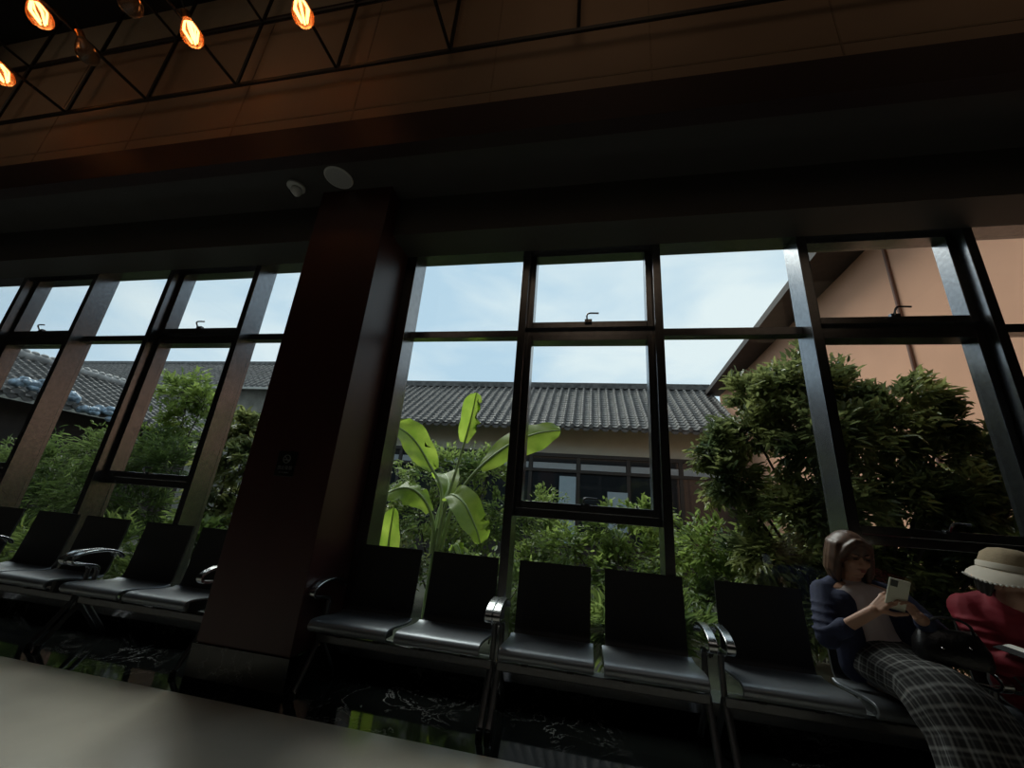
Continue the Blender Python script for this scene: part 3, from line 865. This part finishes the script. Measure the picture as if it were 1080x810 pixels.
# left bay
plant('garden_tree', (-7.0, 5.6, -.15), [(-7.35, 5.6, 2.85, .5), (-7.0, 5.5, 2.75, .45), (-7.0, 5.6, 2.3, .45), (-6.6, 5.5, 2.55, .35), (-7.3, 5.6, 1.9, .5)],
      2600, .10, M['leaf_light'], 'slender light green tree reaching above the roofs in the left window', 'tree', .38, trunk_r=.025, twig=90)
plant('feathery_shrub', (-7.0, 5.0, -.15), [(-7.6, 5.1, 1.55, .6), (-6.9, 5.0, 1.6, .6), (-6.3, 5.0, 1.45, .5), (-7.1, 4.8, .9, .6), (-6.3, 4.8, .8, .5)],
      6500, .10, M['leaf_feather'], 'yellow green feathery shrub under the slender tree left of the column', 'shrub', .2, trunk_r=.015, twig=160)
plant('feathery_shrub', (-9.4, 5.4, -.15), [(-9.6, 5.4, 1.35, .6), (-8.9, 5.3, 1.3, .55), (-10.2, 5.4, 1.2, .6), (-9.3, 5.2, .7, .6), (-8.6, 5.2, .75, .55), (-10.6, 5.3, .7, .6)],
      7000, .10, M['leaf_feather'], 'grey green feathery shrub low at the far left below the blue ornament', 'shrub', .2, trunk_r=.015, twig=160)
plant('garden_shrub', (-5.0, 4.9, -.15), [(-5.25, 4.9, 2.05, .38), (-4.85, 4.9, 1.98, .34), (-5.1, 4.9, 1.7, .4), (-4.7, 4.8, 1.55, .4), (-5.2, 4.9, 1.2, .4), (-4.9, 4.8, .8, .45), (-4.6, 4.8, .5, .4)],
      4800, .11, M['leaf_dark'], 'glossy dark shrub against the left edge of the column', 'shrub', .4, trunk_r=.02, twig=90)
plant('garden_shrub', (-4.6, 4.3, -.15), [(-4.7, 4.3, .75, .3), (-4.5, 4.2, .5, .32)],
      900, .09, M['leaf_light'], 'small light green shrub low beside the left edge of the column', 'shrub', .4, trunk_r=.012, twig=40)

# banana plant
bn = empty('banana_plant', (-1.58, 4.2, -.15))
tag(bn, 'banana plant with broad bright green leaves outside the left main window', 'plant')
bo = Vector((-1.58, 4.2, -.15))
for (dx, h, r) in ((0, 1.1, .038), (.09, .95, .028)):
    MB().tube(spline([(dx, 0, 0), (dx * 1.1, 0, h * .5), (dx * .8 + .02, 0, h)], 5), [r - r * .05 * q for q in range(11)], 10).build('stalk', M['stalk'], bn, smooth=True)
def banana_leaf(path, width, fold=.35, notch=0, seed=0, side=Vector((0, 0, 0)), stem=.3):
    rnd = random.Random(seed)
    P = spline([Vector(p) - bo for p in path], 8); n = len(P)
    rows = []
    s_prev = None
    V = []; F = []
    K = 4
    i0 = int(n * stem)
    for i in range(i0, n):
        t = (i - i0) / (n - 1 - i0)
        T = (P[min(i + 1, n - 1)] - P[max(i - 1, 0)]).normalized()
        sd_ = side.copy() if side.length else T.cross(Vector((0, 0, 1)))
        sd_ = (sd_ - T * sd_.dot(T)).normalized()
        nn = sd_.cross(T).normalized()
        w = width * (math.sin(PI * min(1, (t * .93 + .05))) ** .55) * (1 if t < .97 else .5)
        for k in range(-K, K + 1):
            q = k / K
            ww = w * (1 + .10 * math.sin(9 * t + seed + (3 if q > 0 else 0)) * abs(q))
            if notch and q > 0 and rnd.random() < notch: ww *= .45
            V.append(P[i] + sd_ * q * ww * .5 + nn * (abs(q) * fold * ww * .5 + .012 * math.sin(22 * t + 4 * q + seed) * abs(q)))
    w_ = 2 * K + 1
    for i in range(n - i0 - 1):
        for k in range(2 * K): F.append((i * w_ + k, i * w_ + k + 1, (i + 1) * w_ + k + 1, (i + 1) * w_ + k))
    lf = MB().add(V, F).build('leaf', M['banana'], bn, smooth=True, ang=180)
    MB().tube(P, [.024 * (1 - .85 * i / n) for i in range(n)], 7).build('midrib', M['midrib'], lf, smooth=True)
Xv = Vector((1, 0, 0)); 
c0 = (-1.52, 4.2, .95)
banana_leaf([(-1.55, 4.2, .7), (-1.50, 4.2, 1.2), (-1.40, 4.18, 1.7), (-1.32, 4.15, 2.1), (-1.27, 4.1, 2.42)], .24, .5, .25, 1, Vector((1, .2, 0)), .58)
banana_leaf([(-1.50, 4.2, .75), (-1.40, 4.15, 1.2), (-1.18, 4.1, 1.55), (-.85, 4.05, 1.83), (-.55, 4.0, 1.96), (-.30, 3.98, 2.0)], .35, .3, .12, 2, Vector((-.3, .35, .9)), .42)
banana_leaf([(-1.52, 4.15, .8), (-1.46, 4.05, 1.1), (-1.36, 3.9, 1.28), (-1.18, 3.78, 1.22), (-1.02, 3.7, 1.02), (-.95, 3.68, .88)], .30, -.25, .10, 3, Vector((.5, .6, .5)), .33)
banana_leaf([(-1.6, 4.2, .7), (-1.62, 4.2, 1.0), (-1.75, 4.12, 1.25), (-1.95, 4.05, 1.33), (-2.2, 4.0, 1.2)], .34, -.3, .12, 4, Vector((.1, .7, .6)), .36)
banana_leaf([(-1.58, 4.2, .7), (-1.60, 4.3, 1.3), (-1.80, 4.3, 1.62), (-2.05, 4.25, 1.92), (-2.4, 4.2, 2.1)], .34, .3, .1, 5, Vector((.8, .5, .2)), .45)
banana_leaf([(-1.6, 4.25, .7), (-1.63, 4.35, 1.1), (-1.60, 4.5, 1.4), (-1.75, 4.7, 1.55), (-1.9, 4.9, 1.5)], .30, .3, .1, 6, Vector((1, .2, .2)), .38)
banana_leaf([(-2.0, 4.1, -.1), (-2.02, 4.1, .4), (-2.03, 4.08, .8), (-2.02, 4.05, 1.12)], .22, .4, 0, 7, Vector((1, .3, 0)), .3)
banana_leaf([(-1.42, 4.15, .4), (-1.35, 4.1, .75), (-1.28, 4.05, .82), (-1.2, 4.0, .7)], .12, -.3, .2, 8, Vector((.4, .7, .4)), .35)

# ------------------------------------------------------------------ PEOPLE
def hand(mb, wrist, fwd, palm_n, curl=.6, side=1, s=1.0, spread=.0):
    """palm with five separate fingers; fwd = direction of the knuckles, palm_n = out of the palm"""
    f = Vector(fwd).normalized(); nrm = Vector(palm_n); nrm = (nrm - f * nrm.dot(f)).normalized(); lat_ = f.cross(nrm) * side
    w = Vector(wrist)
    for q in (-.024, -.008, .008, .024):
        mb.caps([w + f * .012 * s + lat_ * q * .7 * s, w + f * .085 * s + lat_ * q * s], [.014 * s, .0125 * s], 8)
    for q, ln in ((-.033, .062), (-.011, .074), (.011, .080), (.033, .070)):
        p = w + f * .088 * s + lat_ * q * s; d = f.copy(); pts = [p]
        for j, (fr, c) in enumerate(((.45, .35), (.32, .9), (.23, .7))):
            a = curl * c
            d = (d * math.cos(a) + nrm * math.sin(a)).normalized()
            p = p + d * ln * fr * s; pts.append(p)
        mb.caps(pts, [.0090 * s, .0084 * s, .0076 * s, .0066 * s], 7)
    p = w + f * .03 * s + lat_ * .026 * s
    d = (f * .55 + lat_ * .7 + nrm * .45).normalized()
    q = p + d * .04 * s; d2 = (d * .6 + f * .6 + nrm * .25).normalized()
    mb.caps([p, q, q + d2 * .03 * s, q + d2 * .055 * s], [.014 * s, .0115 * s, .0098 * s, .0078 * s], 7)

def headblob(mb, c, R, s=1.0):
    c = Vector(c)
    def P(x, y, z): return c + R @ (Vector((x, y, z)) * s)      # face looks along -Y local
    mb.ball(P(0, .012, .025), (.073 * s, .092 * s, .085 * s), 20, 14, R)
    mb.ball(P(0, -.030, -.040), (.054 * s, .052 * s, .068 * s), 18, 12, R)
    mb.ball(P(0, -.055, -.090), (.022 * s, .02 * s, .018 * s), 10, 8, R)
    for q in (-1, 1):
        mb.ball(P(q * .034, -.058, -.030), (.024 * s, .022 * s, .022 * s), 10, 8, R)
        mb.ball(P(q * .075, .010, -.012), (.008 * s, .018 * s, .03 * s), 10, 8, R)
        mb.ball(P(q * .030, -.073, .020), (.02 * s, .012 * s, .008 * s), 10, 8, R)
    mb.caps([P(0, -.078, .004), P(0, -.096, -.030)], [.008 * s, .0115 * s], 8)
    for q in (-1, 1): mb.ball(P(q * .011, -.086, -.033), .008 * s, 8, 6)
    mb.ball(P(0, -.078, -.060), (.022 * s, .011 * s, .010 * s), 10, 8, R)
    return P

def face_marks(P, R, parent, s=1.0):
    e = MB()
    for q in (-1, 1): e.ball(P(q * .031, -.081, .000), (.0125 * s, .006 * s, .0038 * s), 10, 6, R)
    e.build('eyes', M['eye'], parent, smooth=True)
    e = MB()
    for q in (-1, 1): e.caps([P(q * .016, -.086, .022), P(q * .032, -.084, .0245), P(q * .047, -.073, .017)], [.0028 * s, .003 * s, .002 * s], 6)
    e.build('eyebrows', M['hair2'], parent, smooth=True)
    e = MB().ball(P(0, -.089, -.057), (.016 * s, .004 * s, .0035 * s), 10, 6, R).ball(P(0, -.089, -.0645), (.014 * s, .004 * s, .0038 * s), 10, 6, R)
    e.build('lips', M['lip'], parent, smooth=True)

def rotm(ax, az, ay=0):
    return Matrix.Rotation(math.radians(az), 3, 'Z') @ Matrix.Rotation(math.radians(ax), 3, 'X') @ Matrix.Rotation(math.radians(ay), 3, 'Y')

# ---- woman with phone
wo = empty('person', (0, 0, 0))
tag(wo, 'seated person with brown hair, navy cardigan and plaid skirt looking at a phone', 'person')
pel = Vector((1.56, 2.78, .53)); che = Vector((1.50, 2.84, .80)); nek = Vector((1.485, 2.83, .93)); hd = Vector((1.485, 2.785, 1.075))
Rh = rotm(12, 6, 0)
shR, shL = Vector((1.325, 2.80, .865)), Vector((1.675, 2.81, .875))
elR, elL = Vector((1.245, 2.66, .665)), Vector((1.76, 2.66, .72))
wrR, wrL = Vector((1.375, 2.475, .835)), Vector((1.56, 2.47, .83))
knR, knL = Vector((1.47, 2.37, .52)), Vector((1.62, 2.38, .54))
anR, anL = Vector((1.46, 2.10, .10)), Vector((1.62, 2.12, .10))
b = MB()
b.caps([pel, (1.53, 2.82, .65), che], [.125, .11, .115], 12)
b.caps([shR, che + Vector((0, 0, .05)), shL], [.055, .09, .055], 10)
b.caps([che, nek, nek + Vector((0, -.015, .06))], [.07, .047, .047], 12)
b.caps([shR, elR, wrR], [.047, .038, .026], 10); b.caps([shL, elL, wrL], [.047, .038, .026], 10)
b.caps([pel + Vector((-.07, -.02, -.01)), knR, anR], [.082, .056, .035], 10); b.caps([pel + Vector((.07, -.02, -.01)), knL, anL], [.082, .056, .035], 10)
Pw = headblob(b, hd, Rh, 1.0)
phc = Vector((1.455, 2.415, .925))
hand(b, wrR, (phc + Vector((.0, .04, -.01)) - wrR), Vector((.75, .2, .1)), 1.0, -1, .95)
hand(b, wrL, (phc + Vector((.045, .03, -.035)) - wrL), Vector((-.8, -.25, .2)), .8, 1, .95)
for an in (anR, anL): b.caps([an + Vector((0, .03, -.06)), an + Vector((0, -.06, -.07)), an + Vector((0, -.13, -.08))], [.034, .03, .02], 8)
body = blob('body', b, M['skin'], wo, .0042, 2)
face_marks(Pw, Rh, wo)
# hair: chin-length bob, face left open
b = MB()
b.ball(Pw(0, .022, .035), (.094, .108, .098), 22, 16, Rh)
for k in range(15):
    a = math.radians(-22 + k * (224 / 14))
    x, y = math.cos(a) * .088, math.sin(a) * .088 + .018
    b.caps([Pw(x * .92, y, .055), Pw(x * 1.04, y * 1.04, -.02), Pw(x * 1.08, y * 1.04 + .004, -.085), Pw(x * .98, y * .96, -.132)], [.026, .027, .025, .014], 8)
b.caps([Pw(-.02, -.072, .088), Pw(-.058, -.066, .056), Pw(-.076, -.04, .0)], [.02, .02, .018], 8)
b.caps([Pw(.0, -.075, .088), Pw(.05, -.07, .066), Pw(.076, -.04, .01)], [.02, .02, .018], 8)
blob('hair', b, M['hair'], wo, .007, 2)
# top
b = MB()
b.caps([(1.545, 2.79, .575), (1.525, 2.81, .68), che + Vector((0, -.015, 0))], [.138, .122, .128], 14)
b.caps([shR + Vector((.05, -.01, -.02)), che + Vector((0, -.02, .045)), shL + Vector((-.05, -.01, -.02))], [.06, .098, .06], 12)
b.caps([che, nek - Vector((0, 0, .02))], [.085, .058], 12)
blob('shirt', b, M['tee'], wo, .008, 3)
# cardigan: open front, sleeves to mid-forearm
b = MB()
cfR = elR.lerp(wrR, .38); cfL = elL.lerp(wrL, .75)
b.caps([shR + Vector((0, .005, 0)), elR, cfR], [.066, .058, .046], 12)
b.caps([shL + Vector((0, .005, 0)), elL, cfL], [.066, .058, .044], 12)
b.caps([nek + Vector((-.06, .03, -.01)), shR], [.045, .06], 10); b.caps([nek + Vector((.06, .03, -.01)), shL], [.045, .06], 10)
b.caps([(1.545, 2.85, .56), (1.52, 2.88, .72), (1.50, 2.885, .86), (1.49, 2.875, .92)], [.125, .12, .12, .07], 12)
b.caps([(1.40, 2.76, .52), (1.39, 2.75, .66), (1.375, 2.76, .82)], [.07, .07, .075], 10)
b.caps([(1.69, 2.76, .53), (1.67, 2.75, .66), (1.635, 2.76, .82)], [.07, .07, .07], 10)
for k in range(4):
    t_ = .25 + .2 * k; p = shR.lerp(elR, t_); b.ball(p + Vector((-.01, -.01, 0)), (.068, .066, .016), 10, 6)
blob('cardigan', b, M['navy'], wo, .008, 2)
# skirt: lofted over the lap, knees and shins with folds, UV for the plaid
def skirt():
    secs = [  # centre, half width (x), half height, axis direction along the lap
        (Vector((1.57, 2.86, .55)), .185, .125, Vector((0, -1, 0))),
        (Vector((1.56, 2.72, .555)), .195, .125, Vector((0, -1, 0))),
        (Vector((1.55, 2.56, .55)), .185, .105, Vector((0, -1, 0))),
        (Vector((1.545, 2.43, .545)), .178, .10, Vector((.02, -1, -.15))),
        (Vector((1.545, 2.345, .505)), .178, .105, Vector((.03, -.75, -.7))),
        (Vector((1.555, 2.285, .42)), .172, .105, Vector((.0, -.45, -.9))),
        (Vector((1.55, 2.23, .30)), .180, .115, Vector((.0, -.4, -.9))),
        (Vector((1.545, 2.17, .17)), .195, .125, Vector((.0, -.4, -.9))),
        (Vector((1.545, 2.12, .07)), .205, .13, Vector((.0, -.35, -.9)))]
    n = 56; V = []; UV = []; F = []
    # densify
    S2 = []
    for i in range(len(secs) - 1):
        for k in range(4):
            t = k / 4
            a, c = secs[i], secs[i + 1]
            S2.append((a[0].lerp(c[0], t), a[1] + (c[1] - a[1]) * t, a[2] + (c[2] - a[2]) * t, a[3].lerp(c[3], t)))
    S2.append(secs[-1])
    acc = 0
    for i, (c, hw, hh, d) in enumerate(S2):
        if i: acc += (c - S2[i - 1][0]).length
        d = d.normalized(); x = Vector((1, 0, 0)); x = (x - d * x.dot(d)).normalized(); u = x.cross(d)
        fl = max(0, i - 10) / (len(S2) - 10)
        for k in range(n):
            a = 2 * PI * k / n
            fr = 1 + (.015 + .07 * fl) * math.sin(9 * a + .8 * math.sin(i * .2)) + .02 * math.sin(4 * a + i * .5)
            V.append(c + x * math.cos(a) * hw * fr + u * math.sin(a) * hh * fr); UV.append((k / n, acc))
    m__ = len(S2)
    uvf = []
    for i in range(m__ - 1):
        for k in range(n):
            k2 = (k + 1) % n
            F.append((i * n + k, i * n + k2, (i + 1) * n + k2, (i + 1) * n + k))
            uvf += [(k / n, UV[i * n][1]), ((k + 1) / n, UV[i * n][1]), ((k + 1) / n, UV[(i + 1) * n][1]), (k / n, UV[(i + 1) * n][1])]
    F.append(tuple(range(n - 1, -1, -1))); uvf += [(0, 0)] * n
    o_ = MB().add(V, F).build('skirt', M['plaid'], wo, smooth=True, ang=180)
    uvl = o_.data.uv_layers.new(name='UVMap')
    for i, q in enumerate(uvf): uvl.data[i].uv = q
    return o_
skirt()
b = MB()
for an in (anR, anL): b.caps([an + Vector((0, .035, -.055)), an + Vector((0, -.06, -.06)), an + Vector((0, -.14, -.068))], [.042, .04, .03], 10)
blob('shoes', b, M['leather'], wo, .007, 2)
# phone
ph = empty('phone', phc); tag(ph, 'cream cased phone held in the hands of the woman in navy', 'phone')
Rp = Matrix.Rotation(math.radians(-22), 4, 'Z') @ Matrix.Rotation(math.radians(24), 4, 'X') @ Matrix.Rotation(math.radians(12), 4, 'Y')
q = MB().box(-.038, .038, -.005, .005, -.078, .078).build('phone_body', M['phone'], ph, bevel=.004); 
q2 = MB().box(-.034, .034, .0045, .0056, -.074, .074).build('screen', mat('phone_screen', (.02, .02, .025), .1, emit=(.6, .7, .8), estr=.25, noise=.02), ph)
q3 = MB().box(-.032, -.006, -.0085, -.0045, .040, .072).build('camera_bump', M['black'], ph, bevel=.002)
ph.rotation_euler = Rp.to_euler()
# handbag on the lap
hbag = empty('handbag', (1.69, 2.52, .645)); tag(hbag, 'black leather handbag resting on the lap of the woman in navy', 'bag')
b = MB()
rs = []
for z, w, d in ((0, .16, .075), (.03, .17, .085), (.10, .165, .075), (.16, .14, .045), (.185, .13, .02)):
    ring = []
    for k in range(24):
        a = 2 * PI * k / 24; cx, sy = math.cos(a), math.sin(a)
        ring.append((w * math.copysign(abs(cx) ** .6, cx), d * math.copysign(abs(sy) ** .7, sy), z + .008 * math.sin(3 * a)))
    rs.append(ring)
b.rings(rs).build('bag_body', M['leather'], hbag, smooth=True)
MB().tube(spline([(-.11, -.01, .17), (-.08, -.04, .25), (.0, -.05, .27), (.08, -.04, .24), (.11, -.01, .17)], 6), .008, 8).build('strap', M['leather'], hbag, smooth=True)
MB().ball((-.07, -.078, .10), .008, 8, 6).ball((.05, -.08, .12), .008, 8, 6).build('metal_studs', M['alu'], hbag, smooth=True)
hbag.scale = (.8, .9, .75)
hbag.rotation_euler = (math.radians(6), 0, math.radians(-12))

# ---- person in red coat and sun hat
p2 = empty('person', (0, 0, 0))
tag(p2, 'person in a red coat and straw sun hat bending forward at the right edge', 'person')
pel = Vector((2.21, 2.78, .53)); che = Vector((2.06, 2.66, .83)); nek = Vector((2.03, 2.58, .935)); hd = Vector((1.995, 2.50, 1.015))
Rh = rotm(22, 26, 0)
shR, shL = Vector((1.93, 2.70, .865)), Vector((2.24, 2.65, .865))
elR, elL = Vector((1.925, 2.59, .665)), Vector((2.31, 2.50, .65))
wrR, wrL = Vector((1.945, 2.42, .685)), Vector((2.11, 2.37, .69))
knR, knL = Vector((2.20, 2.32, .50)), Vector((2.42, 2.30, .50))
anR, anL = Vector((2.22, 2.30, .10)), Vector((2.44, 2.28, .10))
b = MB()
b.caps([pel, (2.13, 2.74, .68), che], [.13, .12, .12], 12)
b.caps([shR, che + Vector((0, 0, .04)), shL], [.055, .09, .055], 10)
b.caps([che, nek, hd + Vector((0, .01, -.04))], [.07, .05, .048], 12)
b.caps([shR, elR, wrR], [.047, .038, .026], 10); b.caps([shL, elL, wrL], [.047, .038, .026], 10)
b.caps([pel + Vector((-.07, -.02, -.01)), knR, anR], [.085, .058, .036], 10); b.caps([pel + Vector((.07, -.02, -.01)), knL, anL], [.085, .058, .036], 10)
P2 = headblob(b, hd, Rh, 1.0)
hand(b, wrR, (.15, -.75, .08), (.1, .1, .9), .7, 1, .95)
hand(b, wrL, (-.55, -.65, .1), (.1, .1, .9), .7, -1, .95)
for an in (anR, anL): b.caps([an + Vector((0, .03, -.06)), an + Vector((0, -.06, -.07)), an + Vector((0, -.13, -.08))], [.034, .03, .02], 8)
blob('body', b, M['skin2'], p2, .0048, 2)
face_marks(P2, Rh, p2)
b = MB()
b.ball(P2(0, .03, .03), (.085, .09, .085), 18, 12, Rh)
for k in range(9):
    a = math.radians(10 + k * 20)
    x, y = math.cos(a) * .078, math.sin(a) * .082 + .02
    b.caps([P2(x, y, .03), P2(x * 1.02, y * 1.02, -.03), P2(x * .95, y * .95, -.075)], [.02, .02, .012], 8)
blob('hair', b, M['hair2'], p2, .007, 2)
b = MB()
b.caps([pel + Vector((0, .02, .03)), (2.13, 2.75, .69), che + Vector((0, .01, 0))], [.16, .145, .145], 14)
b.caps([shR, che + Vector((0, .015, .05)), shL], [.072, .105, .072], 12)
b.caps([che + Vector((0, .02, .05)), nek + Vector((0, .02, -.02))], [.09, .07], 12)
b.caps([shR, elR, wrR.lerp(elR, .1)], [.076, .066, .05], 12); b.caps([shL, elL, wrL.lerp(elL, .1)], [.076, .066, .05], 12)
b.caps([(2.07, 2.68, .55), (2.05, 2.64, .68)], [.11, .10], 10); b.caps([(2.32, 2.68, .55), (2.26, 2.64, .68)], [.11, .10], 10)
for k in range(4):
    p = shR.lerp(elR, .2 + .22 * k); b.ball(p + Vector((-.008, -.01, 0)), (.078, .078, .018), 10, 6)
blob('coat', b, M['coat'], p2, .008, 2)
b = MB().caps([(2.11, 2.55, .90), (2.17, 2.52, .78), (2.20, 2.50, .68)], [.045, .055, .05], 10)
blob('scarf', MB().caps([nek + Vector((.04, -.07, -.02)), nek + Vector((.11, -.05, -.03))], [.035, .03], 8), M['scarf'], p2, .008, 2)
blob('undershirt', b, M['darkcloth'], p2, .008, 2)
b = MB()
b.caps([pel + Vector((-.08, 0, 0)), knR, anR + Vector((0, 0, .0))], [.112, .086, .072], 12); b.caps([pel + Vector((.08, 0, 0)), knL, anL + Vector((0, 0, .0))], [.112, .086, .072], 12)
blob('trousers', b, M['grey'], p2, .009, 3)
b = MB()
for an in (anR, anL): b.caps([an + Vector((0, .035, -.055)), an + Vector((0, -.06, -.06)), an + Vector((0, -.14, -.068))], [.042, .04, .03], 10)
blob('shoes', b, M['leather'], p2, .007, 2)
# hat: felt crown, cream ribbon, drooping brim with a beaded edge
Rt = rotm(6, 20, 4)
hc = P2(0, .014, .050)
hat = MB().lathe([(.03, .108), (.065, .100), (.093, .074), (.104, .034), (.106, .0), (.100, .0), (.096, .03), (.055, .09), (.01, .098)], hc, 30, Rt)
ho = hat.build('hat_crown', M['straw'], p2, smooth=True)
rs = []
for r, z in ((.103, .006), (.122, -.006), (.141, -.026), (.152, -.050), (.150, -.055), (.137, -.032), (.118, -.013), (.101, -.004)):
    ring = []
    for k in range(40):
        a = 2 * PI * k / 40
        ring.append(hc + Rt @ Vector((r * math.cos(a), r * math.sin(a), z + .010 * math.sin(3 * a + 1) * (r - .09) / .08)))
    rs.append(ring)
bo_ = MB().rings(rs, cap=False); bo_.build('hat_brim', M['ribbon'], ho, smooth=True)
MB().lathe([(.1065, .034), (.110, .030), (.112, .008), (.109, .004), (.1065, .004)], hc, 30, Rt).build('hat_ribbon', M['ribbon'], ho, smooth=True)
eb_ = MB()
for k in range(56):
    a = 2 * PI * k / 56
    eb_.ball(hc + Rt @ Vector((.152 * math.cos(a), .152 * math.sin(a), -.052 + .010 * math.sin(3 * a + 1))), .0055, 6, 5)
eb_.build('brim_beading', M['paper'], ho, smooth=True)
# booklet in the hands
bk = empty('booklet', (1.96, 2.40, .735)); tag(bk, 'open white booklet held by the person in the red coat', 'booklet')
MB().strip([(p.x, p.z) for p in spline([(-.09, 0, .004), (-.05, 0, .016), (0, 0, .0), (.05, 0, .016), (.09, 0, .004)], 5)], -.10, .10, .006).build('pages', M['paper'], bk, smooth=True)
MB().strip([(p.x, p.z - .007) for p in spline([(-.115, 0, .004), (-.06, 0, .02), (0, 0, .0), (.06, 0, .02), (.115, 0, .004)], 5)], -.105, .105, .003).build('cover', M['darkcloth'], bk, smooth=True)
bk.rotation_euler = (0, 0, math.radians(80))
